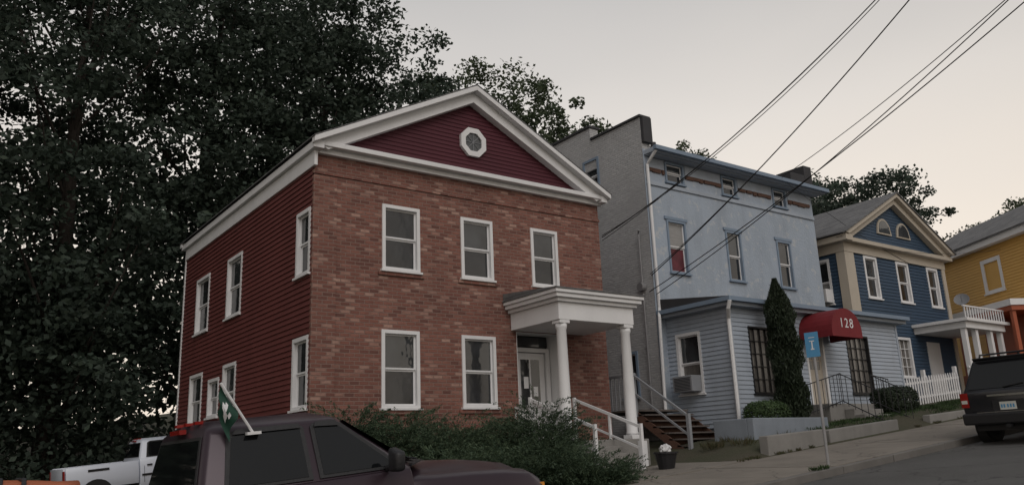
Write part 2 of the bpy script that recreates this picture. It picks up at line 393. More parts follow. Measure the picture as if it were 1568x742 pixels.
for xx in (12.38,13.78):
    a=(xx,16.2,1.32); b=(xx,13.98,.56)
    hr.prism([(xx-.022,a[1],a[2]-.04),(xx+.022,a[1],a[2]-.04),(xx+.022,a[1],a[2]+.03),(xx-.022,a[1],a[2]+.03)],(0,b[1]-a[1],b[2]-a[2]))
    hr.prism([(xx-.015,a[1],a[2]-.52),(xx+.015,a[1],a[2]-.52),(xx+.015,a[1],a[2]-.47),(xx-.015,a[1],a[2]-.47)],(0,b[1]-a[1],b[2]-a[2]))
    hr.box(xx-.035,xx+.035,16.2,16.27,.3,1.38); hr.box(xx-.035,xx+.035,13.91,13.98,-.6,.62)
    hr.box(xx-.03,xx+.03,14.95,15.0,.3,.86)
hr.box(PX0+.16,PX0+.24,PY+.6,FY-.1,1.12,1.2); hr.box(PX0+.17,PX0+.23,PY+.6,FY-.1,.42,.48)
for i in range(12):
    y=PY+.7+i*.125; hr.box(PX0+.185,PX0+.215,y,y+.03,.48,1.12)
K.done(bev={'porch':.012,'porch_columns':.012,'porch_floor':.015,'white_trim':.012},smooth=())
for o in bpy.data.objects:
    if o.name.startswith('porch_column_shafts'):
        for p in o.data.polygons: p.use_smooth=len(p.vertices)==4

# ------------------------------------------------------------ white / pale blue town house
K=Kit('painted_brick_townhouse')
WX0,WX1,WY,WB=18.2,27.1,17.4,28.0
mp=front(WY); ws=side(WX0)
h3=[(19.15,20.03,8.38,9.08),(21.9,22.7,8.38,9.08),(24.7,25.5,8.38,9.08)]
h2=[(19.0,19.88,5.38,7.1),(21.83,22.63,5.38,7.1),(24.58,25.4,5.38,7.1)]
flatwall(K('front_wall','bluewall'),mp,WX0+.01,WX1,0,9.35,h3+h2)
for h in h3: window(K,mp,*h,tr='trimgrey',split=.5,cw=.07)
for i,h in enumerate(h2):
    window(K,mp,*h,tr='trimgrey',lo=('redc','glassL','glassL')[i],up=('blind','glassU','glassU')[i],cw=.07)
    K('lintels','trimgrey').pbox(mp,h[0]-.08,h[1]+.08,h[3]+.005,h[3]+.1,-.02,.05)
sd=[(19.45,20.25,8.5,9.75),(18.3,19.0,1.6,3.0)]
sidew=K('side_wall','wbrick')
flatwall(sidew,ws,WY,19.8,0,10.42,sd); flatwall(sidew,ws,19.8,WB,0,10.9,sd)
for h in sd: window(K,ws,*h,tr='trimgrey')
sidew.box(WX0+.003,WX0+.38,WY+.01,19.8,9.35,10.417); sidew.box(WX0+.003,WX0+.38,19.803,WB,9.35,10.897)
K('rear_walls','wbrick').box(WX0+.05,WX1,WB,WB+.05,0,10); K('rear_walls').box(WX1-.05,WX1-.002,WY+.02,WB,0,10)
K('rear_walls').box(WX1-.38,WX1,WY+.02,19.8,9.36,10.2)
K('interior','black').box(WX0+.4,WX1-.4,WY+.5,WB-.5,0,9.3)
cp=K('parapet_coping','tar')
cp.box(WX0-.06,WX0+.44,WY-.05,19.76,10.42,10.50); cp.box(WX0-.06,WX0+.44,19.76,WB,10.9,10.99)
cp.box(WX0+.01,WX0+.40,WY-.12,WY+.005,9.55,10.42)
cp.box(WX1-.42,WX1+.05,WY-.14,WY+1.1,9.5,10.25); cp.box(WX1-1.3,WX1-.43,WY-.14,WY+1.0,9.45,9.85)
rf=K('front_roof_slope','tar')
rf.prism([(WX0+.4,16.9,9.33),(WX1+.3,16.9,9.33),(WX1+.3,20,10.0),(WX0+.4,20,10.0)],(0,0,-.04))
rf.box(WX0+.4,WX1,20,WB,9.9,9.99)
ev=K('eaves','bluew')
ev.box(WX0+.05,WX1+.3,16.93,WY-.003,9.13,9.28); ev.box(WX0+.1,WX1+.25,17.08,WY-.004,8.98+.12,9.128)
K('gutter','trimgrey').box(WX0+.0,WX1+.34,16.80,16.925,9.16,9.29)
for a,b in ((18.35,19.1),(20.1,21.85),(22.78,24.62),(25.6,27.0)):
    x=a
    while x<b-.05:
        e=min(b,x+random.uniform(.15,.5)); K('bare_frieze_strips','brown').pbox(mp,x,e,8.62+random.uniform(-.03,.02),8.74,.0,.05); x=e+random.choice((0.004,.004,.06))
    K('frieze_boards','bluew').pbox(mp,a,b,8.745,9.09,.0,.025)
K('frieze_boards').pbox(mp,WX0+.06,WX1-.02,8.16,8.28,.0,.05)
ch=K('chimney','wbrick'); ch.box(23.6,24.4,22,22.7,9.9,11.9); K('chimney_cap','tar').box(23.5,24.5,21.9,22.8,11.9,12.0)
K('chimney_cap').tube([(24,22.3,12),(24,22.3,12.35)],.12,8)
dpn=K('downspouts','white')
dpn.tube([(18.3,16.9,9.15),(18.3,17.1,9.0),(18.3,17.33,8.8),(18.3,17.33,4.2),(18.18,17.25,3.9),(18.14,17.3,.3)],.05,8)
K('electric_meter','galv').tube([(18.0,17.8,4.9),(18.19,17.8,4.9)],.13,12); K('conduit','galv').tube([(18.13,17.8,4.7),(18.13,17.8,1.0)],.03,6)
K('conduit').tube([(18.13,17.8,5.0),(18.13,17.8,6.6),(18.05,17.7,6.7)],.03,6)
# ---- single-storey front addition
AX0,AX1,AY=18.6,27.3,15.0
ap=front(AY); asd=side(AX0)
ah=[(19.35,20.55,1.45,3.35),(24.2,25.45,1.5,3.35),(22.0,22.95,1.15,3.4)]
siding(K('addition_siding','bluew'),ap,AX0,AX1,.55,3.95,ah,.125,.024)
ash=[(16.1,17.05,1.55,3.33)]
siding(K('addition_siding'),asd,AY,WY,.55,3.95,ash,.125,.024)
K('addition_foundation','found').box(AX0+.03,AX1-.03,AY+.03,WY,-.6,.548)
K('addition_foundation').box(AX0-.02,AX0+.02,AY-.02,AY+.02,.45,.549)
K('addition_corner_boards','bluew').box(AX0-.035,AX0+.07,AY-.035,AY+.07,.55,3.95)
K('addition_corner_boards').box(AX1-.07,AX1+.03,AY-.035,AY+.07,.55,3.95)
K('rear_walls').box(AX1-.03,AX1,AY+.07,WY,.3,3.95)
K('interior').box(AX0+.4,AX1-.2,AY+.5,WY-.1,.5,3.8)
K.munt='black'
window(K,ap,*ah[0],tr='black',up='curtain',grid=(4,5),cw=.05); window(K,ap,*ah[1],tr='black',up='curtain',grid=(4,5),cw=.05)
window(K,asd,*ash[0],tr='white',up='glassU',lo='curtain')
ac=K('air_conditioner','greyrail'); ac.pbox(asd,16.2,16.95,1.60,2.06,-.05,.42)
for i in range(9): K('air_conditioner_louvres','plastic').pbox(asd,16.27,16.88,1.645+i*.042,1.664+i*.042,.42,.427)
ar=K('addition_roof','tar')
ar.prism([(AX0-.3,AY-.3,4.02),(AX1+.3,AY-.3,4.02),(AX1+.3,AY-.3,4.10),(AX0-.3,AY-.3,4.10)],(0,WY-AY+.29,0))
ar.add([(AX0-.3,AY-.3,4.104),(AX1+.3,AY-.3,4.104),(AX1+.2,WY-.01,4.45),(AX0-.3,WY-.01,4.45),(AX0-.3,WY-.01,4.104),(AX1+.2,WY-.01,4.104)],[(0,1,2,3),(0,3,4),(1,5,2)])
K('addition_eave_boards','bluew').box(AX0-.27,AX1+.27,AY-.27,WY-.01,3.86,4.017)
K('gutter').box(AX0-.3,AX1+.3,AY-.41,AY-.303,3.96,4.08)
K('gutter').box(AX0-.41,AX0-.303,AY-.41,WY-.02,3.96,4.08)
dpn.tube([(18.22,14.6,3.95),(18.25,14.7,3.75),(18.5,14.93,3.5),(18.5,14.93,.75),(18.45,14.9,.55),(17.6,14.7,.22)],.055,8)
# entrance door
dd=K('shop_door','white'); dd.pbox(ap,22.0,22.08,1.15,3.4,-.15,.03); dd.pbox(ap,22.87,22.95,1.15,3.4,-.15,.03); dd.pbox(ap,22.08,22.87,3.3,3.4,-.15,.03)
K('shop_door_leaf','cream').pbox(ap,22.08,22.87,1.15,3.3,-.12,-.08)
for i in range(3):
    for j in range(3): K('glass_glassU','glassU').pbox(ap,22.2+i*.19,22.36+i*.19,2.2+j*.3,2.46+j*.3,-.08,-.074)
# awning (barrel)
aw=K('awning','awn'); na=14; cx0,cx1=21.75,23.3; r=(cx1-cx0)/2; acx=(cx0+cx1)/2; zb=3.12; dz=.66
arc=[(acx-r*math.cos(math.pi*i/na), zb+.12+dz*math.sin(math.pi*i/na)) for i in range(na+1)]
yf,yb=13.85,14.97
aw.add([(a,yf,z) for a,z in arc]+[(a,yb,z) for a,z in arc],[[i,i+1,na+2+i,na+1+i] for i in range(na)])
aw.add([(a,yf,z) for a,z in arc],[list(range(na+1))])
aw.add([(cx0,yf,zb+.12),(cx1,yf,zb+.12),(cx1,yf,zb-.08),(cx0,yf,zb-.08),(cx0,yb,zb+.12),(cx0,yb,zb-.08),(cx1,yb,zb+.12),(cx1,yb,zb-.08)],[(0,1,2,3),(0,3,5,4),(1,6,7,2)])
st=K('entrance_stoop','conc'); st.box(21.2,23.6,13.9,14.98,-.2,1.1)
for i in range(4): st.box(21.9,23.4,13.9-(i+1)*.3,13.9-i*.3-.002,-.2,1.1-(i+1)*.17)
rl=K('iron_railings','black')
def iron(p0,p1,h=.85,n=9):
    p0=Vector(p0);p1=Vector(p1)
    for dz in (h,.08): rl.tube([p0+Vector((0,0,dz)),p1+Vector((0,0,dz))],.016,6)
    for i in range(n+1):
        q=p0.lerp(p1,i/n); rl.tube([q,q+Vector((0,0,h))],.010,5)
iron((20.3,13.95,.75),(21.85,13.85,1.1)); iron((21.85,13.9,1.1),(21.85,12.75,.5),n=6); iron((23.45,13.9,1.1),(23.45,12.75,.5),n=6); iron((23.5,13.9,1.1),(24.6,14.0,1.0),n=7)
K.done(bev={'addition_roof':.01,'entrance_stoop':.015,'eaves':.01,'parapet_coping':.01,'air_conditioner':.02})
root=K.root
tc=bpy.data.curves.new('awning_number','FONT'); tc.body='128'; tc.size=.40; tc.extrude=.003; tc.align_x='CENTER'; tc.space_character=1.25
to=bpy.data.objects.new('awning_number',tc); col.objects.link(to); to.parent=root
to.location=(acx,yf-.006,zb+.2); to.rotation_euler=(math.pi/2,0,0); tc.materials.append(M['white'])

# wooden side stair between the houses
K=Kit('wooden_staircase')
w=K('treads','wood'); b=K('risers','brown')
for i in range(7):
    z=-.10+i*.17; y=14.55+i*.27
    w.box(16.15,18.05,y-.03,y+.26,z,z+.04); b.box(16.2,18.0,y+.2,y+.222,z-.14,z)
w.box(16.05,18.15,16.42,18.6,1.05,1.10)
for xx in (16.15,18.02): b.prism([(xx,14.5,-.2),(xx,16.45,1.05),(xx,16.45,.8),(xx,14.75,-.3)],(.03,0,0))
r=K('railing','greyrail')
xx=16.12
for y,z in ((14.6,-.1),(16.45,1.1)): r.box(xx-.045,xx+.045,y-.045,y+.045,z-.2,z+.98)
r.prism([(xx-.03,14.6,.78),(xx-.03,16.45,1.98),(xx-.03,16.45,2.05),(xx-.03,14.6,.85)],(.06,0,0))
r.prism([(xx-.02,14.6,.3),(xx-.02,16.45,1.5),(xx-.02,16.45,1.56),(xx-.02,14.6,.36)],(.04,0,0))
for i in range(12): r.box(xx-.012,xx+.013,16.55+i*.16,16.575+i*.16,1.12,2.0)
r.box(xx-.03,xx+.03,16.496,18.5,2.0,2.06)
K.done()

# ------------------------------------------------------------ blue house
K=Kit('blue_house')
BX0,BX1,BYF,BYB=28.15,35.5,17.0,27
bp=front(BYF); bs=side(BX0)
bh=[(29.38,30.3,5.32,6.98),(31.68,32.62,5.32,6.98),(34.05,34.95,5.3,6.98),(29.9,31.9,2.35,3.9)]
siding(K('blue_siding','blue'),bp,BX0,BX1,1.2,7.1,bh,.13,.024)
bsh=[(17.65,18.5,5.1,6.85)]
siding(K('blue_siding'),bs,BYF,BYB,1.2,7.1,bsh,.13,.024)
for h in bh[:3]: window(K,bp,*h,cw=.1)
window(K,bp,*bh[3],cw=.1,up='curtain',grid=(6,4)); window(K,bs,*bsh[0],cw=.1,up='glassL',lo='blind')
K('air_conditioner','white').pbox(bs,17.68,18.40,5.15,5.65,0,.45)
for i in range(8): K('air_conditioner_louvres','greyrail').pbox(bs,17.76,18.32,5.20+i*.05,5.225+i*.05,.45,.456)
cr=K('cream_trim','cream')
cr.box(BX0-.06,BX0+.55,BYF-.06,BYF+.3,1.2,7.05); cr.box(BX1-.2,BX1+.05,BYF-.06,BYF+.2,1.2,7.05)
cr.box(BX0-.08,BX1+.08,BYF-.08,BYF+.1,7.0,7.35); cr.box(BX0-.08,BX0+.02,BYF+.102,BYB,7.0,7.35)
bex0,bex1,bez,brz=27.75,35.9,7.62,9.75; bc=(bex0+bex1)/2; bsl=(brz-bez)/(bc-bex0)
cr.box(bex0+.05,BX0+.1,16.6,BYB+.3,7.353,7.58); cr.box(BX0+.103,bex1-.05,BYF-.32,BYF+.01,7.353,7.5)
for y0,y1,o0,o1 in ((16.55,16.72,0,.16),(16.722,16.99,.1,.42)):
    for sg,e in ((1,bex0),(-1,bex1)):
        cr.prism([(e,y0,bez-o0),(bc,y0,brz-o0),(bc,y0,brz-o1),(e+sg*.25,y0,bez-o1+.25*bsl)],(0,y1-y0,0))
def byr(v): d=(v-(bez-.3))/bsl; return bex0+d,bex1-d
siding(K('blue_siding'),front(BYF-.03),0,0,7.5,9.6,(),.12,.018,byr)
rf=K('roof','shingle')
for e in (bex0-.05,bex1+.05): slab(rf,[(e,16.5,bez+.03),(bc,16.5,brz+.05),(bc,BYB+.4,brz+.05),(e,BYB+.4,bez+.03)],.045)
for cxq,sg in ((bc-.72,1),(bc+.72,-1)):
    pts=[(cxq-.52+1.04*i/12, math.sqrt(max(0,1-((i-6)/6)**2))) for i in range(13)]
    K('fan_window_frames','cream').prism([(a,BYF-.10,8.0+z*.66) for a,z in pts],(0,.06,0))
    K('fan_window_glass','glassU').prism([(cxq+(a-cxq)*.8,BYF-.115,8.06+z*.52) for a,z in pts],(0,.02,0))
K('rear_walls','blue').box(BX0+.02,BX1,BYB,BYB+.05,1,9); K('rear_walls').box(BX1-.05,BX1,BYF+.02,BYB,1,7.3)
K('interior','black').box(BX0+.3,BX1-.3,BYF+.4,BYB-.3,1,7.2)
pc=K('porch','white')
pc.box(32.3,35.5,14.95,16.99,4.05,4.3); pc.box(32.15,35.65,14.8,16.98,4.3,4.42)
for xx in (32.45,33.3,34.5,35.35): pc.box(xx-.09,xx+.09,15.05,15.23,1.7,4.05)
pc.box(32.3,35.5,15.1,15.18,2.55,2.62)
for i in range(22):
    xx=32.4+i*.14
    if not 33.4<xx<34.4: pc.box(xx,xx+.04,15.12,15.16,1.8,2.55)
for i in range(16): pc.box(32.3+i*.21,32.34+i*.21,14.9,14.94,4.42,4.85)
pc.box(32.2,35.6,14.89,14.95,4.85,4.91)
K('porch_base','conc').box(32.2,35.6,14.95,16.98,.9,1.7)
K('door','door').pbox(bp,33.1,34.1,1.7,3.8,.0,.04)
K.done(bev={'porch':.008})
# fence
K=Kit('picket_fence'); f=K('pickets','white'); x=27.2
while x<31.6:
    z=S(x)+.3; f.prism([(x,15.2,z),(x+.075,15.2,z),(x+.075,15.2,z+.92),(x+.037,15.2,z+1.0),(x,15.2,z+.92)],(0,.02,0)); x+=.17
for dz in (.25,.75):
    f.prism([(27.1,15.225,S(27.1)+.3+dz),(31.6,15.225,S(31.6)+.3+dz),(31.6,15.225,S(31.6)+.38+dz),(27.1,15.225,S(27.1)+.38+dz)],(0,.04,0))
for x in (27.15,29.3,31.6): f.box(x-.06,x+.06,15.27,15.39,S(x)+.1,S(x)+1.5)
K.done()

# ------------------------------------------------------------ yellow house (turned toward the bend)
K=Kit('yellow_house')
ud=Vector((.506,.862,0)); nn=Vector((-.862,.506,0)); O=Vector((36.4,13.3,0))
yp=Plane(O,ud,nn)
yh=[(2.6,3.9,6.1,7.6)]
siding(K('yellow_siding','yellow'),yp,0,9.5,1.6,8.3,yh,.13,.024)
for h in yh: window(K,yp,*h,up='blind',lo='curtain',cw=.17)
yt=K('white_trim','white'); yt.pbox(yp,-.5,9.8,8.1,8.4,-.0,.35); yt.pbox(yp,-.06,.12,1.6,8.1,-.05,.05)
r0=[yp.P(-.5,8.42,.45),yp.P(10,8.42,.45),yp.P(10,10.6,-3.6),yp.P(-.5,10.6,-3.6)]
slab(K('roof','shingle'),r0,.05)
slab(K('roof'),[yp.P(-.5,8.42,-7.65),yp.P(10,8.42,-7.65),yp.P(10,10.6,-3.6),yp.P(-.5,10.6,-3.6)],.05)
K('other_walls','yellow').pbox(yp,0,9.5,1.6,8.3,-7.2,-.02)
K('other_walls').prism([yp.P(.0,8.3,-.02),yp.P(.0,8.3,-7.2),yp.P(0,10.5,-3.6)],tuple(ud*9.4))
pp=K('porch_roof','white'); pp.pbox(yp,.4,4.2,5.05,5.3,.0,1.6); K('porch_ceiling','orange').pbox(yp,.45,4.15,4.85,5.047,.0,1.55)
for u in (.6,2.3,4.0): K('porch_posts','orange').pbox(yp,u-.08,u+.08,1.8,4.85,1.35,1.5)
K('porch_wall','orange').pbox(yp,.4,4.2,1.6,4.84,.03,.06)
K('porch_floor','orange').pbox(yp,.4,4.2,1.6,2.6,.06,1.55)
c=Vector(yp.P(3.9,5.85,1.2)); dsh=K('satellite_dish','greyrail'); ax=Vector((-.8,-.3,.5)).normalized(); a=ax.orthogonal().normalized(); bb=ax.cross(a)
rings=[(0,0),(.12,.02),(.22,.06),(.32,.12)]; vs=[];fs=[]
for r_,h_ in rings:
    for j in range(14):
        t=2*math.pi*j/14; vs.append(tuple(c+(a*math.cos(t)+bb*math.sin(t))*r_+ax*h_))
for i in range(3):
    for j in range(14): fs.append([i*14+j,i*14+(j+1)%14,(i+1)*14+(j+1)%14,(i+1)*14+j])
dsh.add(vs,fs); dsh.tube([c,c-Vector((0,0,.5))],.03,6); dsh.tube([c-Vector((0,0,.1)),c+ax*.38],.014,5)
K.done()

# ------------------------------------------------------------ foliage helpers
def leaf_obj(name,pts,dirs,ln,wd,m,parent=None,seed=0):
    r=np.random.default_rng(seed); N=len(pts)
    d=dirs/np.linalg.norm(dirs,axis=1,keepdims=True)
    q=r.normal(size=(N,3)); b=np.cross(d,q); b/=np.linalg.norm(b,axis=1,keepdims=True)
    L=(ln*r.uniform(.6,1.3,N))[:,None]; W=(wd*r.uniform(.6,1.3,N))[:,None]
    v=np.empty((N,4,3)); v[:,0]=pts-d*L/2; v[:,1]=pts+b*W/2; v[:,2]=pts+d*L/2; v[:,3]=pts-b*W/2
    me=bpy.data.meshes.new(name); me.vertices.add(4*N); me.vertices.foreach_set('co',v.reshape(-1).astype(np.float32))
    me.loops.add(4*N); me.loops.foreach_set('vertex_index',np.arange(4*N,dtype=np.int32))
    me.polygons.add(N); me.polygons.foreach_set('loop_start',np.arange(0,4*N,4,dtype=np.int32)); me.polygons.foreach_set('loop_total',np.full(N,4,dtype=np.int32))
    me.update(calc_edges=True); me.materials.append(M[m])
    o=bpy.data.objects.new(name,me); col.objects.link(o)
    if parent: o.parent=parent
    return o
def tree(name,base,cz,cr,crz,nclump,per,lsize,m,seed,clr=1.0,trunk=.35):
    r=np.random.default_rng(seed); rnd=random.Random(seed)
    K=Kit(name); bx,by,bz=base; bk=K('trunk_and_limbs','bark')
    cen=np.array([bx,by,bz+cz]); H=cz+crz
    k1=r.normal(size=(6,3)); k1/=np.linalg.norm(k1,axis=1,keepdims=True); am=r.uniform(-.3,.3,6)
    u=r.normal(size=(nclump,3)); u/=np.linalg.norm(u,axis=1,keepdims=True)
    bumpf=1+sum(am[i]*np.maximum(0,u@k1[i])**3 for i in range(6))+.10*np.sin(u[:,0]*9+seed)+.08*np.sin(u[:,2]*11+u[:,1]*7)
    rad=(r.uniform(.08,1,nclump)**.42)*bumpf
    pts=cen+u*rad[:,None]*np.array([cr,cr,crz])
    pts=pts[pts[:,2]>bz+1.0]
    tp=[Vector((bx,by,bz-.3)),Vector((bx+.1,by,bz+H*.2)),Vector((bx+rnd.uniform(-.5,.5),by,bz+H*.5)),Vector((bx+rnd.uniform(-.6,.6),by,bz+H*.85))]
    bk.tube(tp,[trunk*1.25,trunk,trunk*.6,trunk*.1],9)
    for k in range(46):
        p=Vector(pts[r.integers(len(pts))])
        f=max(.12,min(.8,(p.z-bz)/H-.18)); s=tp[0].lerp(tp[3],f)
        s.x=(tp[1] if f<.35 else tp[2]).x
        p=s.lerp(p,.85)
        mid=s.lerp(p,.5)+Vector((rnd.uniform(-.4,.4),rnd.uniform(-.4,.4),-.2-rnd.uniform(0,.5)))
        bk.tube([s,mid,p],[trunk*.30*(1.1-f),trunk*.15,.02],5,cap=False)
    K.done()
    n=len(pts); cs=clr*r.uniform(.5,1.3,n)
    P=np.repeat(pts,per,0); off=r.normal(size=P.shape); off/=np.linalg.norm(off,axis=1,keepdims=True)
    off*=(r.uniform(0,1,len(P))**.5)[:,None]*np.repeat(cs,per)[:,None]*np.array([1,1,.6])
    P=P+off; d=r.normal(size=P.shape)*np.array([1,1,.6])
    leaf_obj('foliage',P,d,lsize,lsize*.62,m,K.root,seed)
    return K.root
# woodland trees at left / behind
tree('deciduous_tree',(-2.5,33,-1.6),14,6.2,13.5,410,105,.27,'leafA',11,1.15)
tree('deciduous_tree',(4.3,34.5,-1.0),14,5.6,14,410,105,.27,'leafA',12,1.15)
tree('deciduous_tree',(10.2,36.5,-.3),16,6.0,12.5,410,105,.27,'leafA',13,1.15)
tree('deciduous_tree',(16.4,38,.4),15.4,5.9,11.0,400,105,.28,'leafA',14,1.15)
tree('deciduous_tree',(-11,31,-2),13,6.5,12,220,100,.32,'leafA',15,1.3)
tree('deciduous_tree',(28.4,38,2),14.5,5.8,6.6,300,110,.26,'leafB',16,1.1)
tree('deciduous_tree',(22.8,40,1.5),14,4.4,7.5,220,100,.28,'leafA',26,1.1)
tree('deciduous_tree',(57.5,34,3),11.8,7.2,5.8,330,100,.28,'leafA',17,1.15)
tree('deciduous_tree',(67,36,4),9.5,5,5,140,100,.30,'leafA',27,1.15)
tree('deciduous_tree',(66,25.5,4),8.6,6.2,4.4,240,100,.27,'leafB',18,1.1)
tree('deciduous_tree',(51.5,44,3),19,2.6,3.0,45,100,.28,'leafB',19,1.0)
# undergrowth and the wooded slope behind
r=np.random.default_rng(5); c=np.stack([r.uniform(-16,7.5,330),r.uniform(29.8,35,330),r.uniform(-1.2,7.5,330)],1)
c=c[~((c[:,0]>1.5)&(c[:,1]<32))]
P=np.repeat(c,180,0); P=P+r.normal(size=P.shape)*np.array([.8,.8,.6])
leaf_obj('woodland_undergrowth',P,r.normal(size=P.shape),.26,.17,'leafA',None,6)
c=np.stack([r.uniform(-22,20,400),r.uniform(43,48,400),r.uniform(0,15,400)],1)
P=np.repeat(c,80,0); P=P+r.normal(size=P.shape)*np.array([1.3,1.3,1.])
leaf_obj('woodland_undergrowth',P,r.normal(size=P.shape),.5,.36,'leafA',None,8)

# junipers
def sprays(name,centres,nsp,L,m,seed,per=46,ln=.075,wd=.02):
    r=np.random.default_rng(seed); P=[];D=[]
    for (cx,cy,cz,rx,ry,hh) in centres:
        for k in range(nsp):
            a=r.uniform(0,2*math.pi); rad=math.sqrt(r.uniform(0,1))
            b=np.array([cx+rx*rad*math.cos(a)*.75,cy+ry*rad*math.sin(a)*.75,cz+r.uniform(0,hh*.8)*(1-.4*rad)])
            o=np.array([math.cos(a),math.sin(a)*.8,r.uniform(.25,1.0)]); o/=np.linalg.norm(o)
            l=L*r.uniform(.5,1.25); t=r.uniform(0,1,per)**.8
            pos=b+o*(t*l)[:,None]; pos[:,2]-=(t**2)*l*.25
            pos+=r.normal(size=pos.shape)*.035*(1.3-t)[:,None]
            P.append(pos); D.append(np.tile(o,(per,1))+r.normal(size=(per,3))*.45)
    return leaf_obj(name,np.concatenate(P),np.concatenate(D),ln,wd,m,None,seed)
sprays('juniper_bush',[(7.4,15.8,-.6,1.0,.9,2.1),(8.5,15.7,-.5,1.1,.9,1.9),(9.7,15.6,-.5,1.0,.8,1.6)],560,.85,'junip',31)
sprays('juniper_bush',[(10.8,14.9,-.6,1.2,.9,1.6),(11.7,15.0,-.5,.8,.8,2.1),(10.8,13.7,-.8,1.0,.7,1.1),(11.4,13.1,-.8,.8,.5,.55)],520,.9,'junip',32)
sprays('juniper_bush',[(6.6,14.6,-1.0,1.2,.9,1.5),(8.4,14.1,-1.0,1.3,.9,1.45),(9.7,14.0,-.9,1.1,.8,1.35)],380,.8,'junip',33)
def blob(name,c,rad,N,ln,m,seed):
    r=np.random.default_rng(seed); u=r.normal(size=(N,3)); u/=np.linalg.norm(u,axis=1,keepdims=True)
    u=np.sign(u)*np.abs(u)**.75
    P=np.array(c)+u*np.array(rad)*(r.uniform(.75,1.06,N))[:,None]
    return leaf_obj(name,P,r.normal(size=P.shape),ln,ln*.6,m,None,seed)
blob('boxwood_bush',(18.75,14.2,.75),(.62,.5,.42),9000,.06,'box',41)
blob('boxwood_bush',(23.9,13.75,1.15),(.42,.4,.40),6000,.06,'arbor',42)
blob('boxwood_bush',(24.9,13.85,1.2),(.55,.42,.42),8000,.06,'arbor',43)
# columnar cypress
r=np.random.default_rng(44); N=24000; t=r.uniform(0,1,N); hz=.4+t*4.2
a=r.uniform(0,6.283,N)
prof=.40*np.minimum(1,(1-t)*3.6+.12)*np.minimum(1,.8+t*1.2)*(1+.16*np.sin(t*19+a*2)+.08*np.sin(t*41-a*3))
rr=prof*r.uniform(.5,1.08,N)
P=np.stack([20.06+rr*np.cos(a)-.22*t,14.25+rr*np.sin(a),hz],1)
D=np.stack([np.cos(a)*.3,np.sin(a)*.3,np.ones(N)],1)+r.normal(size=(N,3))*.35
K=Kit('columnar_cypress'); K('trunk','bark').tube([(20.0,14.25,.2),(19.85,14.25,4)],[.09,.02],7); K.done()
leaf_obj('foliage',P,D,.12,.035,'arbor',K.root,45)
def tufts(name,spots,m,seed,n=60,h=.22):
    r=np.random.default_rng(seed); P=[];D=[]
    for (x,y,z,rd) in spots:
        a=r.uniform(0,6.28,n); q=np.sqrt(r.uniform(0,1,n))*rd
        l=h*r.uniform(.4,1.1,n)
        P.append(np.stack([x+q*np.cos(a),y+q*np.sin(a),z+l*.4],1)); D.append(np.stack([np.cos(a)*.5,np.sin(a)*.5,np.ones(n)],1)+r.normal(size=(n,3))*.2)
    return leaf_obj(name,np.concatenate(P),np.concatenate(D),h,.02,m,None,seed)
r=random.Random(3)
tufts('grass_tufts',[(x,y,GH(x,y),.3) for x,y in [(r.uniform(18.5,30),r.uniform(12.8,14.2)) for _ in range(150)]]+[(13.4,9.24,S(13.4),.12),(13.6,9.2,S(13.6),.10)],'box',51,50,.10)
tufts('weeds',[(x,12.25,S(x)+.0,.10) for x in [r.uniform(15,30) for _ in range(22)]],'dry',52,34,.10)
tufts('dry_weeds',[(x,13.5+r.uniform(-.4,.6),S(x)+.2,.3) for x in [16.0,16.4,16.8,17.3,17.8,18.3,21,20.6]],'dry',53,120,.3)
# low walls
K=Kit('retaining_wall')
p=K('wall','conc'); p.prism([(16.1,12.25,S(16.1)-.1),(18.4,12.25,S(18.4)-.1),(18.4,12.25,S(18.4)+.38),(16.1,12.25,S(16.1)+.45)],(0,.25,0)); K.done(bev={'wall':.02})
K=Kit('concrete_planter')
p=K('box','found'); p.box(16.8,19.9,13.15,13.35,-.1,.68); p.box(16.8,17.0,13.352,14.4,-.1,.68); p.box(19.72,19.9,13.352,14.6,-.1,.68)
K('soil','ground').box(17.0,19.72,13.35,14.4,.1,.6); K.done(bev={'box':.02})
K=Kit('retaining_wall'); p=K('wall','conc')
p.prism([(18.6,12.3,S(18.6)),(21.8,12.3,S(21.8)),(21.8,12.3,S(21.8)+.30),(18.6,12.3,S(18.6)+.34)],(0,.22,0))
p.prism([(23.5,12.3,S(23.5)),(27.5,12.3,S(27.5)),(27.5,12.3,S(27.5)+.18),(23.5,12.3,S(23.5)+.26)],(0,.22,0)); K.done(bev={'wall':.02})
K=Kit('flower_pot'); zz=S(13.9); K('pot','plastic').tube([(13.95,13.4,zz),(13.95,13.4,zz+.34),(13.95,13.4,zz+.34),(13.95,13.4,zz+.38)],[.17,.25,.28,.28],16)
rr=random.Random(9)
bmx=bmesh.new(); bmesh.ops.create_icosphere(bmx,subdivisions=3,radius=.13)
for v in bmx.verts: v.co*=1+.35*(rr.random()-.5); v.co.z*=.9
me=bpy.data.meshes.new('plastic_bag'); bmx.to_mesh(me); bmx.free(); me.materials.append(M['bag']); ob=bpy.data.objects.new('plastic_bag',me); col.objects.link(ob); ob.location=(13.95,13.4,zz+.43)
ob.parent=K.root; K.done()

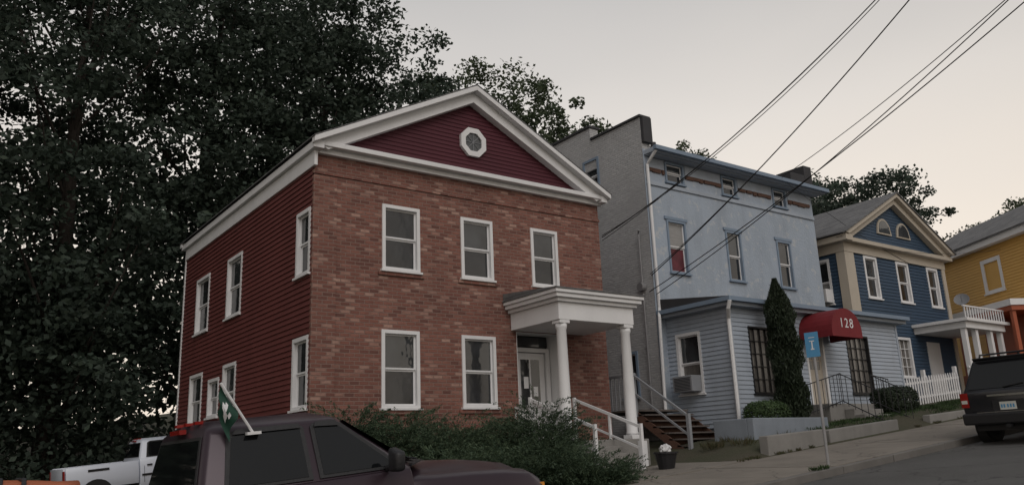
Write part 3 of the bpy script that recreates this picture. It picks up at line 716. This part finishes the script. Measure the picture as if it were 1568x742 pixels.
# ------------------------------------------------------------ sign
K=Kit('street_sign'); sx,sy=14.2,9.5; zz=S(sx)
K('post','galv').tube([(sx,sy,zz-.05),(sx,sy,2.1)],.028,8)
sg=K('panel','signblue'); w=Vector((.22,-.975,0)).normalized()*.135; nrm=Vector((-.975,-.22,0)); c0=Vector((sx,sy,1.87))+nrm*.01
pts=[c0-w+Vector((0,0,-.24)),c0+w+Vector((0,0,-.24)),c0+w+Vector((0,0,.24)),c0-w+Vector((0,0,.24))]
sg.prism([p+nrm*.02 for p in pts],tuple(nrm*.004))
mk=K('markings','white')
def spq(a,b,c,d): mk.prism([c0+nrm*.0265+w*(u/.135)+Vector((0,0,v)) for u,v in ((a,c),(b,c),(b,d),(a,d))],tuple(nrm*.001))
spq(-.035,.035,-.10,-.075); spq(-.012,.012,-.075,.06); spq(-.06,.06,.13,.142); spq(-.05,.05,.06,.075)
K.done(bev={'panel':.003})

# ------------------------------------------------------------ vehicles
def wheel(K,x,y,r=.39,w=.27):
    K('tires','rubber').tube([(x,y-w/2,r),(x,y-w/2+.02,r),(x,y+w/2-.02,r),(x,y+w/2,r)],[r*.86,r,r,r*.86],28)
    s=-1 if y<0 else 1; yo=y+s*(w/2+.004)
    K('rims','chrome').tube([(x,yo-s*.05,r),(x,yo,r),(x,yo+s*.006,r)],[r*.6,r*.62,r*.5],20)
    for i in range(6):
        a=i*math.pi/3; K('hubs','plastic').tube([(x+math.cos(a)*r*.35,yo+s*.004,r+math.sin(a)*r*.35),(x+math.cos(a)*r*.35,yo+s*.012,r+math.sin(a)*r*.35)],.045,8)
def loft(part,sections):
    n=len(sections[0]); k=len(part.V)
    for s in sections: part.V+= [tuple(p) for p in s]
    for i in range(len(sections)-1):
        for j in range(n-1): part.F.append([k+i*n+j,k+i*n+j+1,k+(i+1)*n+j+1,k+(i+1)*n+j])
    part.F.append([k+j for j in range(n)]); part.F.append([k+(len(sections)-1)*n+j for j in range(n)][::-1])
def sec(x,half):
    L=[(x,-y,z) for y,z in half]; R=[(x,y,z) for y,z in reversed(half)]
    if abs(half[-1][0])<1e-6: R=R[1:]
    return L+R
def pickup(name,paint,loc,rz,pitch,flag=False):
    K=Kit(name)
    b=K('front_body',paint)
    loft(b,[sec(x,[(.90,.50),(.97,.62),(1.0*w,.90),(.985*w,1.02+dz*.5),(.93*w,1.12+dz),(.84*w,1.16+dz),(.76*w,1.17+dz),(.70*w,1.235+hz),(.45*w,1.30+hz),(0,1.32+hz)]) for x,w,dz,hz in
      ((1.9,.985,.10,.06),(2.2,.99,.08,.04),(2.6,1.0,.06,.02),(3.0,1.0,.03,-.02),(3.3,.985,-.01,-.08),(3.45,.95,-.08,-.17),(3.52,.90,-.22,-.33))])
    c=K('cab_lower',paint)
    loft(c,[sec(x,[(.90,.45),(.96,.55),(1.0,.85),(.99,1.10),(.955,1.27),(.925,1.335),(.6,1.34),(0,1.34)]) for x in (0,1.0,1.9,1.93)])
    gz=K('cab_greenhouse',paint)
    bl=1.335; rt=1.87
    belt=[(0,-.915),(1.93,-.92),(2.12,-.62),(2.2,0),(2.12,.62),(1.93,.92),(0,.915)]
    roof=[(.13,-.72),(1.27,-.71),(1.40,-.50),(1.45,0),(1.40,.50),(1.27,.71),(.13,.72)]
    crown=[(.22,-.5),(1.1,-.5),(1.18,0),(1.1,.5),(.22,.5),(.2,0)]
    V=[(x,y,bl) for x,y in belt]+[(x,y,rt) for x,y in roof]+[(x,y,1.945 if abs(y)>.1 else 1.955) for x,y in crown]
    Fs=[[i,(i+1)%7,7+(i+1)%7,7+i] for i in range(7)]
    Fs+=[[7,8,15,14],[8,9,15],[9,10,16,15],[10,11,17,16],[11,12,17],[12,13,18,17],[13,7,14,19],[13,19,18],[14,15,16,19],[16,17,18,19]]
    gz.add(V,Fs)
    def SP(s,x,t,o): return (x,s*(-.918+(.918-.715)*t)-s*o*.93,bl+(rt-bl)*t+o*.35)
    for s in (1,-1):
        for (poly,off,m,nm) in (
            ([(.20,.03),(.97,.03),(.97,.88),(.93,.93),(.34,.93),(.28,.86)],.012,'plastic','window_seals'),
            ([(.24,.08),(.93,.08),(.93,.84),(.90,.88),(.37,.88),(.32,.82)],.017,'cglass','side_glass'),
            ([(1.03,.03),(1.86,.03),(1.34,.88),(1.28,.93),(1.06,.93),(1.03,.88)],.012,'plastic','window_seals'),
            ([(1.07,.08),(1.78,.08),(1.31,.83),(1.26,.88),(1.09,.88),(1.07,.85)],.017,'cglass','side_glass')):
            K(nm,m).prism([SP(s,x,t,off) for x,t in poly],(0,s*.008,0))
        K('rain_visors','plastic').prism([SP(s,x,t,.035) for x,t in ((.33,.86),(.94,.86),(.92,.94),(.36,.94))],(0,s*.01,0))
        K('rain_visors').prism([SP(s,x,t,.035) for x,t in ((1.06,.86),(1.30,.84),(1.27,.94),(1.08,.94))],(0,s*.01,0))
        my=-s*1.13
        K('mirrors','plastic').prism([(1.62,my-s*-.09,1.33),(1.62,my+s*-.09,1.33),(1.63,my+s*-.10,1.50),(1.63,my-s*-.08,1.55)],(.10,0,0))
        K('mirror_arms','plastic').tube([(1.68,-s*.93,1.36),(1.68,-s*1.06,1.38)],.03,8)
        for xx in (.12,1.0,1.88): K('door_seams','black').box(xx-.004,xx+.004,min(-s*1.003,-s*.99),max(-s*1.003,-s*.99),.6,1.1)
        for xx in (.20,1.14): K('door_handles','plastic').box(xx,xx+.15,min(-s*1.0,-s*1.03),max(-s*1.0,-s*1.03),1.10,1.14)
        K('side_mouldings','plastic').box(.05,1.9,min(-s*1.0,-s*1.02),max(-s*1.0,-s*1.02),.80,.86)
    W=lambda y,t:(2.19-.30*abs(y)**2*.6+( (1.44-2.19))*t+.012, y*(1-.2*t), bl+(rt-bl)*t+.014)
    K('windscreen','cglass').add([W(-.8,.06),W(-.4,.06),W(0,.06),W(.4,.06),W(.8,.06),W(-.8,.92),W(-.4,.92),W(0,.92),W(.4,.92),W(.8,.92)],[(0,1,6,5),(1,2,7,6),(2,3,8,7),(3,4,9,8)])
    R=lambda y,t,o:(.13*t-o,y*(1-.2*t),bl+(rt-bl)*t)
    K('window_seals').prism([R(-.82,.08,.006),R(.82,.08,.006),R(.80,.90,.006),R(-.80,.90,.006)],(-.006,0,0))
    K('rear_glass','cglass').prism([R(-.78,.13,.013),R(.78,.13,.013),R(.76,.85,.013),R(-.76,.85,.013)],(-.004,0,0))
    K('third_brake_lamp','tail').box(.06,.12,-.16,.16,1.86,1.90)
    for yy in (-.30,0,.30): K('roof_lamps','tail').box(.15,.22,yy-.035,yy+.035,1.93,1.957)
    K('cowl','plastic').prism([(1.98,-.85,1.345),(2.24,-.6,1.372),(2.30,0,1.385),(2.24,.6,1.372),(1.98,.85,1.345)],(0,0,.01))
    K('wipers','black').tube([(2.18,-.6,1.40),(2.02,.0,1.47)],.01,5); K('wipers').tube([(2.25,.1,1.41),(2.05,.6,1.46)],.01,5)
    bd=K('bed',paint)
    for s in (-1,1):
        loft(bd,[[(x,s*.84,.6),(x,s*.95,.6),(x,s*1.0,.85),(x,s*.99,1.1),(x,s*.95,1.28),(x,s*.86,1.29),(x,s*.84,.62)] for x in (-2.1,-1.2,-.04)])
    bd.box(-2.16,-2.1,-.9,.9,.6,1.27); bd.box(-.09,-.03,-.86,.86,.6,1.27); K('bed_floor','plastic').box(-2.1,-.09,-.85,.85,.62,.68)
    if not flag: K('bed_side_lettering','plastic').box(-1.5,-.9,-1.006,-1.0,1.10,1.17)
    for s in (-1,1): K('tail_lamps','tail').box(-2.17,-2.13,s*.92-.07,s*.92+.07,.9,1.2)
    K('bumpers','chrome').box(-2.32,-2.18,-.95,.95,.5,.68); K('bumpers').box(3.5,3.66,-.97,.97,.45,.66)
    K('grille','chrome').box(3.49,3.56,-.5,.5,.72,1.0); K('grille_bars','plastic').box(3.56,3.565,-.42,.42,.76,.96)
    for s in (-1,1): K('head_lamps','plate').box(3.44,3.53,s*.72-.16,s*.72+.16,.78,.95); K('turn_lamps','amber').box(3.38,3.48,s*.88-.05,s*.88+.05,.80,1.0)
    K('chassis','plastic').box(-2.1,3.4,-.8,.8,.35,.62)
    for x in (-1.25,2.6):
        for y in (-.86,.86): wheel(K,x,y)
        for s in (-1,1): K('wheel_wells','rubber').tube([(x,s*.80,.40),(x,s*1.005,.40)],.47,24)
    if flag:
        K('spare_wheel','rubber').tube([(-.75+.32*math.cos(a),.35,1.10+.32*math.sin(a)) for a in [2*math.pi*k/24 for k in range(25)]],.09,10,cap=False)
        f=K('flag_stick','white'); a=Vector((.50,-.80,1.80)); t=Vector((.22,-.86,2.24)); f.tube([a,t],.012,6)
        f.box(.44,.56,-.83,-.77,1.79,1.815)
        fl=K('flag','green'); nx,nz=8,8; vs=[]
        for i in range(nx+1):
            for j in range(nz+1):
                u=i/nx; v=j/nz; pt=a.lerp(t,.97-.52*v)
                vs.append((pt.x-.01-u*.03-.06*v*u+.010*math.sin(u*9),pt.y+.04*math.sin(u*7+v*3),pt.z-u*.22-.03*u*v))
        fc=[(i*(nz+1)+j,(i+1)*(nz+1)+j,(i+1)*(nz+1)+j+1,i*(nz+1)+j+1) for i in range(nx) for j in range(nz)]
        fl.add(vs,fc)
        fl2=K('flag_emblem','white'); fl2.add([Vector(v)+Vector((-.004,-.006,0)) for v in vs],[(i*(nz+1)+j,(i+1)*(nz+1)+j,(i+1)*(nz+1)+j+1,i*(nz+1)+j+1) for i,j in ((3,2),(3,3),(4,2),(4,4),(5,3),(5,4),(2,3),(4,3),(3,5))])
    K.done(bev={'front_body':.02,'cab_greenhouse':.055,'cab_lower':.015,'bumpers':.03,'mirrors':.03,'bed':.015},smooth=('front_body','cab_greenhouse','cab_lower','tires','windscreen','bed','mirrors','flag','spare_wheel'))
    K.root.location=loc; K.root.rotation_euler=(0,-pitch,rz); return K.root
pt=math.atan(.0855)
pickup('pickup_truck','purple',(2.13,7.98,S(2.1)-.135),0,pt,flag=True)
pickup('pickup_truck','wtruck',(6.35,29.6,GH(6.4,30)+.02),math.radians(3),pt)
K=Kit('kayak'); n=12; secs=[]
for i in range(n+1):
    t=i/n; x=-.9+t*1.8; w=.34*math.sin(math.pi*min(max(t,.04),.96))**.6; h=.20*math.sin(math.pi*min(max(t,.04),.96))**.5
    secs.append([(x,w*math.cos(a),h*math.sin(a)+.12*(2*t-1)**2) for a in [2*math.pi*k/12 for k in range(12)]])
kk=K('hull','orng'); loft(kk,[s+[s[0]] for s in secs])
K('cockpit_rim','plastic').tube([(-.2+.35*math.cos(a),.2*math.sin(a),.20) for a in [2*math.pi*k/16 for k in range(17)]],.03,6)
for q in (.3,.46): K('deck_straps','plastic').tube([(q,-.26,.12),(q+.02,-.14,.20),(q+.02,.14,.20)],.018,6)
K.done(smooth=('hull',)); K.root.location=(.35,7.75,-.21); K.root.rotation_euler=(0,.03,.08)
def suv(name,paint,loc,rz,pitch):
    K=Kit(name)
    b=K('body',paint)
    loft(b,[sec(x,[(.82,.42),(.90,.50),(.945*w,.75),(.945*w,.98),(.90*w,1.08),(.5,1.10+h),(0,1.11+h)]) for x,w,h in ((.10,.97,0),(.2,1,0),(1.5,1,0),(3.4,1,0),(3.6,1,0),(4.2,.99,-.03),(4.6,.94,-.12),(4.72,.88,-.22))])
    g=K('greenhouse',paint)
    belt=[(.12,-.88),(3.6,-.88),(3.75,0),(3.6,.88),(.12,.88)]; roof=[(.42,-.70),(2.75,-.68),(2.85,0),(2.75,.68),(.42,.70)]
    V=[(x,y,1.08) for x,y in belt]+[(x,y,1.72) for x,y in roof]+[(.55,0,1.77),(2.6,0,1.77)]
    g.add(V,[[i,(i+1)%5,5+(i+1)%5,5+i] for i in range(5)]+[[5,6,11,10],[6,7,11],[7,8,11],[8,9,10,11],[9,5,10]])
    RW=lambda y,t,o:(.12+.30*t-o,y*(1-.19*t),1.08+.64*t)
    K('rear_glass','cglass').prism([RW(-.78,.10,.008),RW(.78,.10,.008),RW(.80,.88,.008),RW(-.80,.88,.008)],(-.006,0,0))
    K('spoiler',paint).prism([RW(-.80,.98,.0),RW(.80,.98,.0),RW(.78,1.06,.14),RW(-.78,1.06,.14)],(0,0,.03))
    K('rear_wiper','plastic').tube([RW(.05,.12,.03),RW(-.35,.2,.03)],.012,5)
    for s in (1,-1):
        q=lambda x,t:(x,-s*(.88-.19*t+.008),1.08+.64*t)
        for pl in ([(.35,.10),(1.15,.10),(1.15,.86),(.60,.86)],[(1.25,.10),(2.15,.10),(2.15,.86),(1.25,.86)],[(2.23,.10),(3.25,.10),(2.72,.86),(2.23,.86)]):
            K('side_glass','cglass').prism([q(*p) for p in pl],(0,-s*.004,0))
        K('tail_lamps','tail').box(.085,.17,min(s*.78,s*.935),max(s*.78,s*.935),.78,1.08)
        K('reverse_lamps','plate').box(.08,.10,min(s*.80,s*.92),max(s*.80,s*.92),.86,.93)
        K('roof_rack','plastic').tube([(.6,s*.6,1.76),(.65,s*.6,1.84),(2.5,s*.6,1.85),(2.6,s*.6,1.77)],.02,6)
        K('mirrors','plastic').box(3.1,3.25,min(s*.92,s*1.12),max(s*.92,s*1.12),1.08,1.25)
    for x in (.95,2.1): K('roof_rack').tube([(x,-.6,1.84),(x,.6,1.84)],.02,6)
    K('tailgate_trim','chrome').box(.075,.1,-.38,.38,.98,1.02)
    K('plate_recess','plastic').box(.08,.099,-.30,.30,.66,.90)
    K('licence_plate','plate').box(.068,.078,-.16,.16,.70,.86)
    for i,c in enumerate((-.11,-.055,.0,.07,.12)): K('plate_characters','signblue').box(.064,.068,c-.016,c+.016,.74,.81)
    K('rear_bumper','plastic').box(-.04,.16,-.92,.92,.42,.66); K('bumper_step','chrome').box(-.02,.10,-.6,.6,.661,.672)
    K('hitch','plastic').box(-.12,.1,-.04,.04,.36,.42); K('exhaust','chrome').tube([(-.06,-.55,.33),(.4,-.55,.33)],.035,8)
    K('front_bumper','plastic').box(4.65,4.85,-.9,.9,.4,.66); K('chassis','plastic').box(.2,4.6,-.75,.75,.28,.5)
    for x in (.95,3.85):
        for y in (-.80,.80): wheel(K,x,y,.37,.25)
        for s in (-1,1): K('wheel_wells','rubber').tube([(x,s*.75,.39),(x,s*.952,.39)],.45,24)
    K.done(bev={'body':.03,'greenhouse':.05,'rear_bumper':.04,'front_bumper':.04,'spoiler':.01,'mirrors':.03},smooth=('body','greenhouse','tires'))
    K.root.location=loc; K.root.rotation_euler=(0,-pitch,rz)
suv('sport_utility_vehicle','bsuv',(18.35,7.95,S(18.35)-.135),0,pt)

# ------------------------------------------------------------ utility pole and wires
K=Kit('utility_pole')
K('pole','pole').tube([(17.5,3.0,S(17.5)-.3),(17.5,3.0,14.2)],[.17,.11],12)
K('crossarm','pole').box(17.44,17.56,1.9,4.1,13.3,13.42)
K.done()
def wire(a,b,sag,n=28):
    a=Vector(a);b=Vector(b)
    return [a.lerp(b,i/n)-Vector((0,0,4*sag*(i/n)*(1-i/n))) for i in range(n+1)]
K=Kit('overhead_wires'); w=K('wires','wire')
def W(a,b,s,r=.012): w.tube(wire(a,b,s),r,5,cap=False)
W((15.78,16.95,6.0),(17.5,3,13.5),.9,.014); W((15.78,16.95,6.05),(17.5,3.1,13.5),1.05,.010); W((15.78,16.95,5.9),(17.5,3.05,13.3),.75,.010)
W((18.15,17.4,5.2),(17.5,3,13.2),.55,.016); W((18.15,17.45,5.25),(17.5,3,13.25),.62,.010)
W((24.7,17.0,9.3),(17.5,3,10.2),.3,.012)
W((18.2,17.3,4.6),(17.5,3,10.35),.45,.013); W((18.1,17.5,4.7),(17.5,3,9.8),.35,.014)
W((33.0,16.9,6.9),(24.6,16.9,9.3),.2,.008)
W((36.6,15,7.6),(30.,16.5,7.2),.2,.008)
K.done()

# ------------------------------------------------------------ sky, added front fill lamp, camera
wd=bpy.data.worlds.new('World'); scene.world=wd; wd.use_nodes=True; nt=wd.node_tree
bg=nt.nodes['Background']; outn=nt.nodes['World Output']
sky=nt.nodes.new('ShaderNodeTexSky'); sky.sky_type='NISHITA'; sky.sun_disc=False
front_el=math.radians(42); front_az=math.radians(200)
sky.sun_elevation=front_el; sky.sun_rotation=front_az; sky.dust_density=5
nt.links.new(sky.outputs[0],bg.inputs[0]); bg.inputs[1].default_value=.012
tc=nt.nodes.new('ShaderNodeTexCoord'); sp_=nt.nodes.new('ShaderNodeSeparateXYZ'); nt.links.new(tc.outputs['Generated'],sp_.inputs[0])
nz=noise(nt,1.6,3,tc.outputs['Generated'],stretch=(1,1,2.5))
ma=nt.nodes.new('ShaderNodeMath'); ma.operation='MULTIPLY_ADD'; nt.links.new(nz,ma.inputs[0]); ma.inputs[1].default_value=.12; nt.links.new(sp_.outputs[2],ma.inputs[2])
dt=nt.nodes.new('ShaderNodeVectorMath'); dt.operation='DOT_PRODUCT'; dt.inputs[1].default_value=(.55,.82,.1)
nt.links.new(tc.outputs['Generated'],dt.inputs[0])
cr=ramp(nt,ma.outputs[0],[(0,(.78,.67,.56)),(.24,(.78,.69,.59)),(.42,(.64,.595,.545)),(.62,(.42,.41,.40)),(1,(.32,.325,.335))])
k=ramp(nt,dt.outputs['Value'],[(0,.76),(.5,.84),(1,1.08)])
mm=nt.nodes.new('ShaderNodeMix'); mm.data_type='RGBA'; mm.blend_type='MULTIPLY'; mm.inputs[0].default_value=1
nt.links.new(cr,mm.inputs[6]); nt.links.new(k,mm.inputs[7])
b2=nt.nodes.new('ShaderNodeBackground'); nt.links.new(mm.outputs[2],b2.inputs[0]); b2.inputs[1].default_value=1.15
ads=nt.nodes.new('ShaderNodeAddShader'); nt.links.new(bg.outputs[0],ads.inputs[0]); nt.links.new(b2.outputs[0],ads.inputs[1]); nt.links.new(ads.outputs[0],outn.inputs[0])
sl_=bpy.data.lights.new('front_fill','SUN'); sl_.energy=.9; sl_.angle=math.radians(40); sl_.color=(1,.97,.95)  # soft fill lamp added on the camera side to brighten the backlit house fronts
so=bpy.data.objects.new('front_fill',sl_); col.objects.link(so)
d=Vector((math.sin(front_az)*math.cos(front_el),math.cos(front_az)*math.cos(front_el),math.sin(front_el)))
so.rotation_euler=d.to_track_quat('Z','Y').to_euler()
cam=bpy.data.cameras.new('camera'); co=bpy.data.objects.new('camera',cam); col.objects.link(co)
cam.sensor_width=36; cam.lens=36*1264/1568; cam.clip_end=2000; cam.clip_start=.05
fw_=Vector((.5761,.7781,.2505)); r_=Vector((.8091,-.5864,-.0395)); u_=Vector((-.1162,-.2255,.9674))
co.matrix_world=Matrix(((r_.x,u_.x,-fw_.x,0),(r_.y,u_.y,-fw_.y,0),(r_.z,u_.z,-fw_.z,0),(0,0,0,1)))
scene.camera=co
scene.view_settings.view_transform='Standard'; scene.view_settings.look='None'; scene.view_settings.exposure=0
